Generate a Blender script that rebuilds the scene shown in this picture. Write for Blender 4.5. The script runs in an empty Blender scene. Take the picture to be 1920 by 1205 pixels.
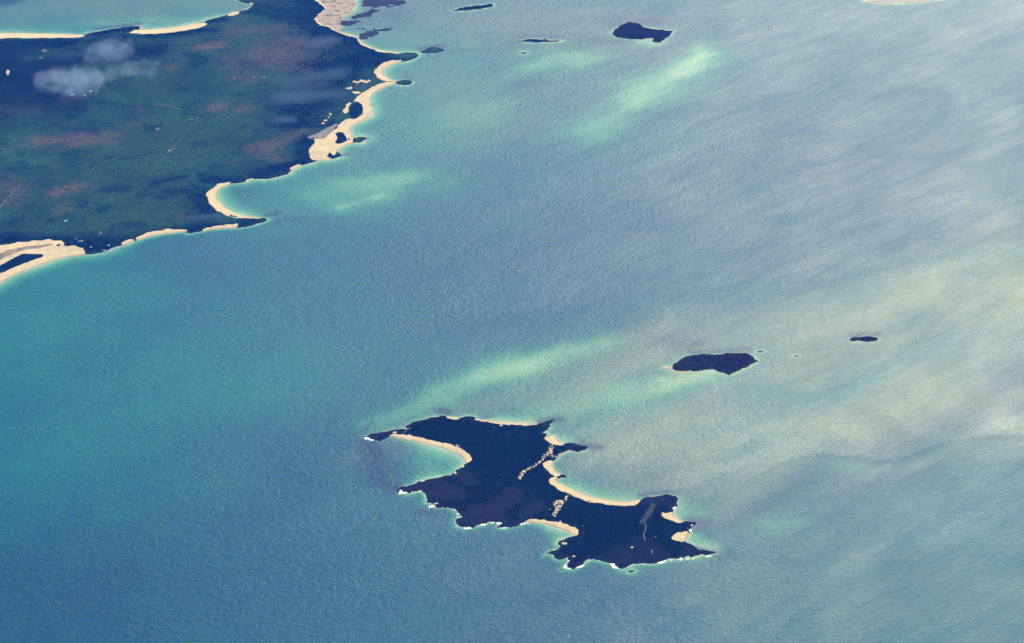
import bpy, math, random
import numpy as np
from mathutils import Vector

# ------------------------------------------------------------------ camera, world, sun, exposure
sc = bpy.context.scene
COL = sc.collection
R = math.radians
CAM_H, PITCH, HFOV = 7500.0, R(33.0), R(32.0)
cam = bpy.data.cameras.new('camera')
cam_o = bpy.data.objects.new('camera', cam)
COL.objects.link(cam_o)
cam_o.location = (0, 0, CAM_H)
cam_o.rotation_euler = (math.pi / 2 - PITCH, 0, 0)
cam.sensor_fit = 'HORIZONTAL'
cam.angle = HFOV
cam.clip_start, cam.clip_end = 10.0, 200000.0
sc.camera = cam_o

SUN_AZ, SUN_EL = R(17.0), R(38.0)          # azimuth clockwise from +Y
world = bpy.data.worlds.new('World')
sc.world = world
world.use_nodes = True
wn = world.node_tree
sky = wn.nodes.new('ShaderNodeTexSky')
sky.sky_type = 'NISHITA'
sky.sun_disc = False
sky.sun_elevation, sky.sun_rotation = SUN_EL, SUN_AZ
wn.links.new(sky.outputs[0], wn.nodes['Background'].inputs[0])
wn.nodes['Background'].inputs[1].default_value = 0.06
sun = bpy.data.lights.new('sun', 'SUN')
sun.energy, sun.angle, sun.color = 4.2, R(0.5), (1.0, 0.95, 0.86)
sun_o = bpy.data.objects.new('sun', sun)
COL.objects.link(sun_o)
sdir = Vector((math.sin(SUN_AZ) * math.cos(SUN_EL), math.cos(SUN_AZ) * math.cos(SUN_EL), math.sin(SUN_EL)))
sun_o.rotation_euler = (-sdir).to_track_quat('-Z', 'Y').to_euler()
sun_o.location = (0, 0, 9000)

vs = sc.view_settings
vs.view_transform, vs.look, vs.exposure, vs.gamma = 'Standard', 'None', 0.9, 1.0
vs.use_curve_mapping = False
sc.render.engine = 'CYCLES'
cy = sc.cycles
cy.use_denoising = True
cy.max_bounces, cy.diffuse_bounces, cy.glossy_bounces, cy.volume_bounces, cy.transparent_max_bounces = 4, 1, 2, 1, 16
cy.volume_max_steps = 256

# ------------------------------------------------------------------ helpers
PW, PH = 1920.0, 1205.0
_f = (PW / 2) / math.tan(HFOV / 2)
_cp, _sp = math.cos(PITCH), math.sin(PITCH)


def G(px, py, z=0.0):
    """survey point -> metres on the level plane at height z"""
    a = np.asarray(px, float) - PW / 2
    b = np.asarray(py, float) - PH / 2
    dy = _f * _cp - b * _sp
    dz = -_f * _sp - b * _cp
    t = (z - CAM_H) / dz
    return np.stack([a * t, dy * t], -1)


def GP(pts, z=0.0):
    p = np.array(pts, float)
    return G(p[:, 0], p[:, 1], z)


def chaikin(p, n=2, closed=True):
    p = np.asarray(p, float)
    for _ in range(n):
        q = np.roll(p, -1, 0)
        a, b = p * .75 + q * .25, p * .25 + q * .75
        if closed:
            p = np.stack([a, b], 1).reshape(-1, 2)
        else:
            p = np.concatenate([p[:1], np.stack([a, b], 1)[:-1].reshape(-1, 2), p[-1:]])
    return p


def sdf(P, poly):
    """signed distance in metres, positive inside"""
    x, y = P[:, 0], P[:, 1]
    best = np.full(len(P), 1e18)
    ins = np.zeros(len(P), bool)
    q = np.roll(poly, -1, 0)
    for (x0, y0), (x1, y1) in zip(poly, q):
        dx, dy = x1 - x0, y1 - y0
        L = dx * dx + dy * dy + 1e-9
        t = np.clip(((x - x0) * dx + (y - y0) * dy) / L, 0, 1)
        d = (x - x0 - t * dx) ** 2 + (y - y0 - t * dy) ** 2
        np.minimum(best, d, out=best)
        if dy != 0:
            c = (y0 <= y) != (y1 <= y)
            ins ^= c & (x < x0 + (y - y0) / dy * dx)
    return np.where(ins, 1, -1) * np.sqrt(best)


def segd(P, x0, y0, x1, y1):
    dx, dy = x1 - x0, y1 - y0
    L = dx * dx + dy * dy + 1e-9
    t = np.clip(((P[:, 0] - x0) * dx + (P[:, 1] - y0) * dy) / L, 0, 1)
    return np.hypot(P[:, 0] - x0 - t * dx, P[:, 1] - y0 - t * dy), t


def _hash(ix, iy, s):
    h = (ix.astype(np.int64) * 374761393 + iy.astype(np.int64) * 668265263 + s * 974634777) & 0x7fffffff
    h = ((h ^ (h >> 13)) * 1274126177) & 0x7fffffff
    return ((h ^ (h >> 16)) & 0xffff) / 65535.0


def vnoise(P, wl, seed=0, octaves=4, rot=0.0, stretch=1.0):
    """fractal value noise, about -1..1"""
    c, s = math.cos(rot), math.sin(rot)
    X = (P[:, 0] * c + P[:, 1] * s) / (wl * stretch)
    Y = (-P[:, 0] * s + P[:, 1] * c) / wl
    out, amp, tot = np.zeros(len(P)), 1.0, 0.0
    for o in range(octaves):
        ix, iy = np.floor(X), np.floor(Y)
        fx, fy = X - ix, Y - iy
        fx, fy = fx * fx * (3 - 2 * fx), fy * fy * (3 - 2 * fy)
        k = seed * 31 + o * 7 + 1
        v = (_hash(ix, iy, k) * (1 - fx) + _hash(ix + 1, iy, k) * fx) * (1 - fy) + \
            (_hash(ix, iy + 1, k) * (1 - fx) + _hash(ix + 1, iy + 1, k) * fx) * fy
        out += amp * (v * 2 - 1)
        tot += amp
        amp *= .52
        X, Y = X * 2.03 + 11.3, Y * 2.03 + 5.7
    return out / tot * 1.5


def sm(a, b, x):
    t = np.clip((x - a) / (b - a), 0, 1)
    return t * t * (3 - 2 * t)


def blobs(P, segs, wob=.35, seed=3):
    """soft patches: (x0,y0,x1,y1,half width in metres,strength); edges wander"""
    out = np.zeros(len(P))
    n = vnoise(P, 220, seed, 5)
    for x0, y0, x1, y1, w, st in segs:
        a, b = G(x0, y0), G(x1, y1)
        d, t = segd(P, a[0], a[1], b[0], b[1])
        v = d / w + n * wob
        out = np.maximum(out, st * np.exp(-np.clip(v, 0, 9) ** 2 * 1.1))
    return out


def mesh_np(name, V, F):
    me = bpy.data.meshes.new(name)
    V = np.ascontiguousarray(V, np.float32)
    F = np.ascontiguousarray(F, np.int32)
    k = F.shape[1]
    me.vertices.add(len(V))
    me.vertices.foreach_set('co', V.ravel())
    me.loops.add(F.size)
    me.loops.foreach_set('vertex_index', F.ravel())
    me.polygons.add(len(F))
    me.polygons.foreach_set('loop_start', np.arange(0, F.size, k, dtype=np.int32))
    me.polygons.foreach_set('loop_total', np.full(len(F), k, np.int32))
    me.update(calc_edges=True)
    return me


def put(name, me, mat, parent=None, smooth=False, kind=None, label=None, cat=None, group=None):
    o = bpy.data.objects.new(name, me)
    COL.objects.link(o)
    if me is not None:
        me.materials.append(mat)
        if smooth:
            me.polygons.foreach_set('use_smooth', np.ones(len(me.polygons), bool))
    if parent is not None:
        o.parent = parent
        o.location = -Vector(parent.location)      # the meshes are in world metres
    for k, v in (('kind', kind), ('label', label), ('category', cat), ('group', group)):
        if v:
            o[k] = v
    return o


def empty(name, loc, label=None, cat=None, group=None, kind=None):
    o = put(name, None, None, None, False, kind, label, cat, group)
    o.location = (loc[0], loc[1], loc[2] if len(loc) > 2 else 0)
    o.empty_display_size = 50
    return o


def attr(me, name, v):
    a = me.attributes.new(name, 'FLOAT', 'POINT')
    a.data.foreach_set('value', np.ascontiguousarray(v, np.float32))


class Grid:
    def __init__(s, x0, x1, y0, y1, c):
        s.xs, s.ys = np.arange(x0, x1 + c, c), np.arange(y0, y1 + c, c)
        s.c = c
        X, Y = np.meshgrid(s.xs, s.ys)
        s.P = np.stack([X.ravel(), Y.ravel()], -1)
        nx, ny = len(s.xs), len(s.ys)
        i = (np.arange(ny - 1)[:, None] * nx + np.arange(nx - 1)[None]).ravel()
        s.F = np.stack([i, i + 1, i + nx + 1, i + nx], -1)

    def mesh(s, name, z, keep, attrs=()):
        """surface over the kept points"""
        F = s.F[keep[s.F].any(1)]
        ids, inv = np.unique(F, return_inverse=True)
        me = mesh_np(name, np.column_stack([s.P[ids], z[ids]]), inv.reshape(F.shape))
        for n, v in attrs:
            attr(me, n, v[ids])
        return me

    def at(s, field, p):
        fx = np.clip((p[:, 0] - s.xs[0]) / s.c, 0, len(s.xs) - 1.001)
        fy = np.clip((p[:, 1] - s.ys[0]) / s.c, 0, len(s.ys) - 1.001)
        ix, iy = fx.astype(int), fy.astype(int)
        fx, fy = fx - ix, fy - iy
        A = field.reshape(len(s.ys), len(s.xs))
        return (A[iy, ix] * (1 - fx) + A[iy, ix + 1] * fx) * (1 - fy) + (A[iy + 1, ix] * (1 - fx) + A[iy + 1, ix + 1] * fx) * fy


# ------------------------------------------------------------------ materials
class NT:
    def __init__(s, name):
        s.m = bpy.data.materials.new(name)
        s.m.use_nodes = True
        s.t = s.m.node_tree
        s.b = s.t.nodes['Principled BSDF']
        s.out = s.t.nodes['Material Output']

    def n(s, typ, **kw):
        x = s.t.nodes.new(typ)
        for k, v in kw.items():
            setattr(x, k, v)
        return x

    def link(s, a, b):
        s.t.links.new(a, b)

    def val(s, sock, v):
        if isinstance(v, (int, float)):
            sock.default_value = v
        elif isinstance(v, tuple):
            sock.default_value = v if len(v) == len(sock.default_value) else (*v, 1)
        else:
            s.link(v, sock)

    def math(s, op, a, b=0.0, c=0.0, clamp=False):
        x = s.n('ShaderNodeMath', operation=op)
        x.use_clamp = clamp
        s.val(x.inputs[0], a)
        s.val(x.inputs[1], b)
        s.val(x.inputs[2], c)
        return x.outputs[0]

    def mix(s, f, a, b):
        x = s.n('ShaderNodeMix', data_type='RGBA')
        s.val(x.inputs[0], f)
        s.val(x.inputs[6], a)
        s.val(x.inputs[7], b)
        return x.outputs[2]

    def attr(s, name):
        return s.n('ShaderNodeAttribute', attribute_name=name).outputs['Fac']

    def noise(s, wl, detail=4.0, rough=.55, rot=0.0, stretch=(1, 1, 1), dist=0.0):
        g = s.n('ShaderNodeNewGeometry')
        r = s.n('ShaderNodeVectorRotate', rotation_type='Z_AXIS')
        s.link(g.outputs['Position'], r.inputs['Vector'])
        r.inputs['Angle'].default_value = -rot
        m = s.n('ShaderNodeMapping')
        m.inputs['Scale'].default_value = tuple(1.0 / (wl * k) for k in stretch)
        s.link(r.outputs[0], m.inputs['Vector'])
        x = s.n('ShaderNodeTexNoise', noise_dimensions='2D')
        x.inputs['Scale'].default_value = 1.0
        x.inputs['Detail'].default_value = detail
        x.inputs['Roughness'].default_value = rough
        x.inputs['Distortion'].default_value = dist
        s.link(m.outputs[0], x.inputs['Vector'])
        return x.outputs['Fac']

    def rng(s, v, a, b, c, d):
        x = s.n('ShaderNodeMapRange')
        s.val(x.inputs[0], v)
        for i, k in enumerate((a, b, c, d)):
            x.inputs[i + 1].default_value = k
        return x.outputs[0]

    def bump(s, h, dist, strength=1.0, normal=None):
        x = s.n('ShaderNodeBump')
        x.inputs['Strength'].default_value = strength
        s.val(x.inputs['Distance'], dist)
        s.link(h, x.inputs['Height'])
        if normal is not None:
            s.link(normal, x.inputs['Normal'])
        return x.outputs[0]


WIND = R(36)


def mat_water():
    t = NT('sea_water')
    depth, kelp, slick = t.attr('depth'), t.attr('kelp'), t.attr('slick')
    bottom = t.mix(t.rng(t.noise(300, 4, .6), .3, .7, 0, 1), (.52, .49, .32), (.40, .40, .30))
    deep = t.mix(t.rng(t.noise(2600, 3, .5, WIND, (2.2, 1, 1)), .3, .7, 0, 1), DEEP_A, DEEP_B)
    sb = t.n('ShaderNodeSeparateColor')
    t.link(bottom, sb.inputs[0])
    sd_ = t.n('ShaderNodeSeparateColor')
    t.link(deep, sd_.inputs[0])
    cc = t.n('ShaderNodeCombineColor')
    for i, k in enumerate((.30, .130, .200)):
        e = t.math('EXPONENT', t.math('MULTIPLY', depth, -k))
        d = t.math('SUBTRACT', sb.outputs[i], sd_.outputs[i])
        t.link(t.math('MULTIPLY_ADD', d, e, sd_.outputs[i]), cc.inputs[i])
    body = t.mix(t.attr('silt_haze'), cc.outputs[0], (.165, .200, .125))
    t.link(t.mix(kelp, body, (.0, .036, .084)), t.b.inputs['Base Color'])
    # ripples: streaks along the wind set how rough the surface is
    streak = t.noise(150, 5, .62, WIND, (5, 1, 1), .4)
    broad = t.noise(900, 4, .55, WIND, (3.2, 1, 1), .3)
    r = t.math('ADD', t.rng(streak, .3, .7, -.038, .038), t.rng(broad, .3, .7, -.022, .022))
    r = t.math('ADD', r, t.math('MULTIPLY', slick, -.06))
    t.link(t.math('ADD', r, .46), t.b.inputs['Roughness'])
    t.b.inputs['IOR'].default_value = 1.333
    t.b.inputs['Specular IOR Level'].default_value = .19
    waves = t.noise(62, 6, .72, WIND, (2.2, 1, 1), .0)
    chop = t.noise(24, 3, .7, R(28), (1.7, 1, 1), .0)
    gust = t.noise(1100, 4, .6, R(50), (1.8, 1, 1), .6)
    b1 = t.bump(waves, t.rng(gust, .3, .7, 4.2, 7.5))
    b2 = t.bump(chop, t.rng(gust, .3, .7, 3.0, 5.4), 1.0, b1)
    t.link(b2, t.b.inputs['Normal'])
    return t.m


DEEP_A, DEEP_B = (.0002, .054, .108), (.0002, .084, .126)


def mat_land(name, green, scrub, red, rock, scale=1.0):
    t = NT(name)
    n1, n2, n3 = t.noise(420 * scale, 6, .62), t.noise(90 * scale, 5, .65), t.noise(1300 * scale, 4, .5)
    c = t.mix(t.rng(n1, .35, .68, 0, 1), green, (green[0] * .6, green[1] * .5, green[2] * .85))
    c = t.mix(t.rng(n3, .45, .7, 0, .55), c, (green[0] * 1.5, green[1] * 1.02, green[2] * 1.0))
    nd = t.noise(240 * scale, 6, .68, 0, (1.5, 1, 1), .3)
    c = t.mix(t.rng(nd, .55, .66, 0, .75), c, (scrub[0] * 1.6, scrub[1] * 2.2, scrub[2] * 1.6))
    c = t.mix(t.rng(t.noise(330 * scale, 6, .66, R(8), (1.8, 1, 1), .4), .60, .74, 0, .5), c, (red[0] * .9, red[1], red[2]))
    f = t.math('MULTIPLY', t.attr('red'), t.rng(n2, .3, .6, .35, 1.0), clamp=True)
    c = t.mix(f, c, red)
    f = t.math('MULTIPLY', t.attr('scrub'), t.rng(n2, .28, .5, .6, 1.0), clamp=True)
    c = t.mix(f, c, scrub)
    c = t.mix(t.rng(t.noise(48 * scale, 4, .75, 0, (1.4, 1, 1)), .52, .66, 0, .6), c, (scrub[0] * 1.5, scrub[1] * 2.0, scrub[2] * 1.5))
    c = t.mix(t.attr('shade'), c, (.004, .004, .005))  # cloud shadow painted into the ground colour
    c = t.mix(t.attr('marsh'), c, (.010, .034, .062))
    f = t.math('MULTIPLY', t.attr('rock'), t.rng(n2, .3, .6, .55, 1.0), clamp=True)
    c = t.mix(f, c, rock)
    fine = t.noise(22 * scale, 3, .7)
    hs = t.n('ShaderNodeHueSaturation')
    t.link(c, hs.inputs['Color'])
    t.link(t.rng(fine, .25, .75, .45, 1.6), hs.inputs['Value'])
    t.link(hs.outputs[0], t.b.inputs['Base Color'])
    t.link(t.math('SUBTRACT', .95, t.math('MULTIPLY', t.attr('marsh'), .4)), t.b.inputs['Roughness'])
    t.link(t.math('MULTIPLY', t.attr('marsh'), .08), t.b.inputs['Specular IOR Level'])
    t.link(t.bump(fine, 3.0), t.b.inputs['Normal'])
    return t.m


def mat_sand(name, dry, wet, veg=.0):
    t = NT(name)
    n1, n2 = t.noise(45, 5, .65), t.noise(160, 4, .6, R(20), (3, 1, 1))
    c = t.mix(t.rng(n1, .3, .7, 0, .75), dry, tuple(k * .70 for k in dry))
    c = t.mix(t.rng(n2, .5, .75, 0, .6), c, (dry[0] * .72, dry[1] * .74, dry[2] * .84))
    c = t.mix(t.attr('wet'), c, wet)
    if veg:
        c = t.mix(t.rng(t.noise(60, 5, .7, R(10), (1.8, 1, 1)), .62 - veg * .12, .66 - veg * .12, 0, .85), c, (.07, .075, .07))
    t.link(c, t.b.inputs['Base Color'])
    t.b.inputs['Roughness'].default_value = .9
    t.b.inputs['Specular IOR Level'].default_value = .2
    t.link(t.bump(n1, 2.0), t.b.inputs['Normal'])
    return t.m


def mat_plain(name, col, rough=.8, var=.2, wl=30, spec=.2):
    t = NT(name)
    n = t.noise(wl, 5, .6)
    t.link(t.mix(t.rng(n, .3, .7, 0, 1), tuple(k * (1 - var) for k in col), tuple(min(1, k * (1 + var)) for k in col)), t.b.inputs['Base Color'])
    t.b.inputs['Roughness'].default_value = rough
    t.b.inputs['Specular IOR Level'].default_value = spec
    return t.m


M_water = mat_water()
M_main = mat_land('mainland_heath', (.021, .064, .022), (.003, .008, .014), (.098, .070, .050), (.014, .012, .018))
M_isl = mat_land('island_scrub', (.004, .009, .007), (.003, .007, .006), (.019, .014, .016), (.013, .011, .017), .7)
M_islet = mat_land('islet_scrub', (.015, .012, .010), (.012, .011, .010), (.026, .018, .018), (.030, .024, .024), .5)
M_sand = mat_sand('beach_sand', (.55, .445, .27), (.32, .25, .16))
M_dune = mat_sand('dune_sand', (.50, .40, .255), (.34, .27, .19))
M_flat = mat_sand('tidal_flat_sand', (.36, .29, .205), (.25, .21, .17), .55)
M_bar = mat_sand('wet_bar_sand', (.40, .37, .33), (.40, .37, .33))
M_dgrass = mat_plain('brown_dune_grass', (.20, .155, .115), .9, .4, 70)
M_mud = mat_plain('grey_mud', (.15, .135, .13), .8, .35, 60)
M_foam = mat_plain('surf_foam', (.55, .56, .55), .6, .06)
M_scrub = mat_plain('scrub_leaves', (.004, .009, .006), .9, .45, 60, 0.0)
M_iscrub = mat_plain('islet_leaves', (.013, .012, .009), .9, .45, 60, 0.0)
M_wood = mat_plain('woodland_leaves', (.003, .009, .014), .9, .4, 80, 0.0)
M_rock = mat_plain('dark_rock', (.016, .015, .022), .85, .4, 25, .05)
M_white = mat_plain('white_paint', (.80, .79, .75), .6, .03)
M_roof = mat_plain('pale_sheet_metal', (.62, .62, .60), .5, .08, 5)
M_strip = mat_plain('mown_grass', (.020, .020, .012), .9, .35, 90)
M_track = mat_plain('track_gravel', (.090, .082, .060), .9, .35, 40)
M_ftrack = mat_plain('overgrown_track', (.055, .060, .036), .9, .4, 40)
M_glass = mat_plain('dark_glass', (.03, .04, .05), .15, .1)

# ------------------------------------------------------------------ coast survey (photo survey points)
ISLAND = [(683, 818), (696, 813), (715, 810), (733, 806), (759, 801), (776, 792), (796, 785), (814, 780), (831, 778), (846, 780), (861, 783),
          (874, 778), (889, 780), (897, 785), (913, 786.5), (954, 790.5), (988, 793), (1006, 793), (1013, 792), (1026, 788), (1036, 787), (1028, 795),
          (1027, 804), (1021, 810), (1028, 812), (1022, 817), (1039, 814.5), (1041, 818), (1046, 825), (1057, 831), (1067, 829), (1087, 834),
          (1103, 837), (1096, 844), (1083, 846), (1076, 844), (1067, 844), (1054, 849), (1048, 854), (1039, 862), (1036, 864), (1035, 873), (1041, 881),
          (1049, 887), (1058, 889), (1060, 893), (1048, 896), (1044, 897), (1046, 902), (1059, 910), (1079, 919), (1096, 926), (1118, 933), (1146, 938),
          (1179, 940), (1200, 936), (1212, 931), (1229, 928), (1245, 927), (1262, 929), (1272, 934), (1268, 943), (1262, 955), (1262, 962), (1266, 968),
          (1274, 973), (1283, 976), (1294, 976), (1306, 978), (1303, 985), (1296, 990), (1293, 999), (1291, 1004), (1283, 1013), (1296, 1021),
          (1309, 1027), (1326, 1030), (1345, 1033), (1332, 1038), (1316, 1040), (1299, 1046), (1287, 1044), (1276, 1046), (1266, 1047), (1254, 1048),
          (1241, 1052), (1229, 1055), (1216, 1056), (1203, 1055), (1191, 1056), (1175, 1062), (1166, 1066), (1158, 1063), (1148, 1056), (1130, 1051),
          (1113, 1046), (1101, 1051), (1086, 1059), (1073, 1066), (1060, 1064), (1060, 1060), (1065, 1052), (1064, 1044), (1050, 1048), (1038, 1044),
          (1042, 1035), (1022, 1039), (1030, 1032), (1051, 1024), (1040, 1019), (1046, 1012), (1063, 1007), (1079, 1003), (1073, 1002), (1066, 996),
          (1046, 988), (1021, 981), (1000, 979), (986, 978), (969, 983), (952, 988), (934, 988), (938, 979), (917, 978), (896, 985), (868, 988),
          (857, 986), (855, 974), (865, 968), (859, 959), (849, 953), (839, 950), (819, 951), (808, 948), (821, 942), (799, 941), (802, 933),
          (795, 922), (785, 919), (768, 924), (752, 924), (749, 918), (756, 911), (775, 909), (786, 901), (813, 895), (846, 890), (858, 881),
          (866, 873), (873, 868), (871, 862), (866, 854), (851, 846), (826, 838), (801, 832), (768, 824), (743, 819), (733, 817), (724, 820), (713, 824), (700, 823)]
ISL_BEACH = [
    [(734, 814), (759, 813), (784, 819), (809, 824), (823, 828), (842, 831), (859, 838), (872, 845), (882, 854), (885, 863), (873, 869), (869, 863), (864, 855), (850, 847), (825, 839), (800, 833), (767, 825), (741, 820), (732, 817)],
    [(835, 779), (847, 779), (861, 783), (860, 785), (848, 785), (838, 782)],
    [(890, 783), (913, 786), (954, 789.5), (988, 792), (1007, 792), (1008, 796), (980, 797.5), (938, 795), (912, 790), (891, 787)],
    [(1020, 819), (1030, 816), (1040, 813), (1043, 818), (1048, 825), (1058, 831), (1055, 834), (1046, 835), (1029, 830)],
    [(1046, 853), (1053, 848), (1062, 844), (1073, 843), (1075, 846), (1066, 848), (1056, 853), (1049, 857)],
    [(1021, 865), (1037, 862), (1037, 873), (1043, 881), (1051, 887), (1050, 891), (1040, 894), (1029, 885), (1020, 875), (1018, 868)],
    [(1038, 892), (1048, 892), (1046, 897), (1048, 902), (1060, 909), (1080, 918), (1097, 925), (1118, 932), (1146, 937), (1179, 938), (1201, 934), (1201, 939), (1188, 947), (1154, 947), (1121, 943), (1096, 936), (1071, 928), (1054, 920), (1038, 911), (1029, 902), (1030, 897)],
    [(1240, 961), (1249, 962), (1263, 959), (1268, 968), (1275, 972), (1284, 976), (1273, 979), (1258, 975), (1244, 968)],
    [(1257, 1009), (1266, 1002), (1279, 997), (1292, 997), (1293, 1004), (1284, 1014), (1272, 1015), (1266, 1011)],
    [(985, 976), (1000, 972), (1021, 974), (1046, 979), (1066, 985), (1080, 990), (1086, 996), (1084, 1003), (1073, 1004), (1065, 998), (1045, 990), (1020, 983), (999, 981), (985, 979)],
]
ISL_DUNE = [
    [(1030, 832), (1036, 832), (1036, 843), (1037, 856), (1034, 859), (1029, 854), (1021, 855), (1018, 861), (1013, 867), (1008, 871), (1000, 877), (986, 883), (981, 891), (975, 900), (972, 899), (976, 889), (983, 881), (996, 876), (1003, 871), (1014, 864), (1018, 854), (1026, 848), (1030, 840)],
    [(1067, 927), (1064, 932), (1062, 936), (1058, 942), (1053, 950), (1051, 955), (1045, 960), (1042, 970), (1035, 966), (1040, 959), (1042, 955), (1037, 946), (1041, 940), (1050, 938), (1058, 937), (1060, 931), (1064, 927)],
]
MAIN = [(-300, 690), (-60, 568), (0, 531), (24, 517), (67, 500), (101, 488), (135, 480), (159, 477), (171, 477), (192, 474), (207, 469), (226, 461), (237, 459), (255, 452),
        (277, 445), (308, 439), (349, 435), (351, 439), (371, 436), (381, 434), (396, 431), (433, 428), (454, 428), (483, 421), (503, 413), (498, 409), (491, 409),
        (467, 407), (442, 401), (421, 389), (408, 376), (405, 363), (412, 353), (433, 344.5), (448, 344), (460, 342), (475, 336), (496, 337), (517, 334),
        (542, 326), (548, 319), (565, 311), (581, 307), (596, 302), (619, 300), (639, 295), (642, 290), (631, 285), (641, 275), (662, 268), (677, 269), (689, 260), (675, 256),
        (662, 261), (660, 257), (656, 246), (659, 236), (676, 229), (695, 218), (698, 206), (693, 194), (693, 183), (702, 173), (722, 163), (743, 157.5), (747, 160), (764, 161.5), (775, 154.5),
        (760, 149), (747, 152.5), (737, 152), (723, 146), (715, 137), (720, 129), (737, 121), (753, 117), (768, 115), (781, 110), (785, 101), (768, 98.5), (748, 100),
        (711, 95), (690, 87), (676, 79), (674, 72), (657, 66), (635, 60), (620, 50), (602, 44), (596, 37), (597, 31), (608, 24), (616, 14), (600, 4), (596, -6), (605, -30), (660, -90),
        (440, -95), (415, -40), (432, -8), (448, 3), (462, 8), (470, 7), (474, 11), (466, 16), (456, 19), (449, 23), (438, 23), (425, 29), (408, 33), (388, 39), (383, 42), (333, 51),
        (292, 55.5), (260, 57), (263, 54), (265, 49), (240, 50), (208, 55), (177, 60), (154, 66.5), (125, 64.5), (62, 63.5), (0, 62.5), (-150, 63), (-400, 70), (-420, 400)]
HEAD = [[(786, 99), (799, 92), (815, 88), (826, 91), (836, 94.5), (820, 99), (800, 101)]]
MAIN_BEACH = [
    [(-160, 62), (0, 61.5), (62, 62.5), (125, 63.5), (157, 66), (157, 70), (146, 72.5), (83, 74), (0, 74), (-160, 75)],
    [(240, 63.5), (260, 56), (292, 54.5), (333, 50), (384, 41.5), (389, 47), (376, 55.5), (312, 65), (271, 67), (246, 66)],
    [(424, 30.5), (438, 22.5), (450, 24), (447, 28), (433, 31.5)],
    [(455, 19), (463, 13), (470, 6), (477, 8.5), (470, 15.5), (459, 20)],
    [(752, 113.5), (738, 113.5), (716, 121), (703, 132), (703, 142), (713, 150), (729, 154.5), (745, 155), (747, 152), (737, 151), (724, 145), (717, 137), (722, 129.5), (738, 122), (754, 117.5)],
    [(745, 155.5), (722, 154), (706, 159), (686, 172), (674, 181), (662, 190), (647, 202), (641, 212), (645, 217), (655, 214), (652, 206), (657, 197), (668, 191), (677, 196), (681, 206), (679, 214), (667, 224), (660, 226), (652, 224), (639, 231), (622, 249),
     (612, 261), (600, 264), (587, 264), (590, 270), (577, 290), (581, 299), (590, 303), (619, 301), (624, 296), (630, 287), (641, 277), (662, 270), (664, 260), (662, 257), (658, 246), (661, 236), (678, 230), (697, 219), (700, 206), (695, 194), (695, 184), (704, 174), (724, 164), (745, 159)],
    [(434, 342), (429, 342), (404, 350), (389, 362), (389, 375), (397, 387), (410, 398), (424, 407), (440, 411), (454, 409.5), (492, 411.5), (493, 408), (468, 405.5), (443, 399.5), (423, 388), (410, 375.5), (407, 363), (414, 354), (434, 346)],
    [(393, 427.5), (443, 419), (450, 422), (447, 427), (433, 429.5), (396, 433)],
    [(378, 432.5), (391, 427.5), (393, 431), (382, 436)],
    [(352, 431), (313, 431), (277, 438.5), (252, 447), (254, 453), (277, 446.5), (308, 440.5), (350, 436)],
    [(226, 456.5), (250, 449), (254, 452), (237, 461)],
    [(160, 477), (157, 468), (140, 464), (121, 463), (118, 456), (91, 451.5), (60, 455), (24, 461), (0, 467), (-90, 490), (-90, 590), (-60, 571), (0, 533), (24, 519), (67, 502), (101, 490), (135, 481.5)],
    [(544, 318), (552, 312), (566, 308.5), (567, 312), (549, 321)],
    [(458, 341), (467, 335.5), (477, 333.5), (477, 337), (462, 343.5)],
    [(590, -10), (590, 0), (597, 6), (612, 14), (603, 23.5), (591, 32), (590, 41), (599, 47.5), (618, 53), (633, 63), (656, 68.5), (671, 73), (673, 81), (689, 90.5), (710, 98), (748, 102), (749, 99.5), (712, 94), (691, 86), (679, 79), (677, 71), (658, 65), (637, 59), (622, 49), (604, 43), (598, 37), (599, 31), (610, 24), (618, 14), (602, 4), (599, -10)],
]
MAIN_POND = [('dune_scrub', [(655, 208), (658, 202), (672, 192), (680, 199), (680, 212), (664, 224), (656, 219)])]
MAIN_STRIP = [[(92, 478.5), (48, 477), (24, 486), (0, 501), (-40, 520), (-40, 533), (0, 515.5), (24, 504), (60, 490.5)]]
MAIN_MUD = [[(575, 260), (600, 250), (622, 238), (634, 232), (622, 249), (612, 260), (600, 264), (588, 263)], [(-30, 487), (0, 480), (41, 466.5), (80, 460), (110, 459), (80, 467), (48, 471), (24, 481), (0, 494), (-30, 508)]]
FLATS = [(592, -12), (672, -12), (668, 6), (664, 20), (646, 30), (637, 41), (645, 49), (632, 57), (618, 52), (600, 46), (592, 38), (596, 30), (608, 22), (612, 14), (598, 5)]
REEFS = [
    ([(668, 3), (700, -3), (740, 0), (760, 4), (756, 10), (727, 12), (700, 15), (682, 12)], 'long dark reef along the top edge beside the tidal flat', 'reef'),
    ([(655, 34), (676, 26), (700, 18), (712, 19), (700, 27), (684, 33), (668, 36)], 'dark reef finger reaching out from the tidal flat', 'reef'),
    ([(638, 40), (655, 38), (672, 41), (670, 46), (655, 48), (640, 47)], 'small dark reef patch close to the tidal flat', 'reef'),
    ([(655, 53), (690, 55), (714, 55), (732, 50), (738, 54), (720, 59), (694, 58)], 'thin dark reef pointing east below the tidal flat', 'reef'),
    ([(672, 68), (684, 60), (698, 58), (711, 65), (702, 70), (680, 74)], 'rounded dark reef by the narrow curved beach', 'reef'),
]
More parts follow.
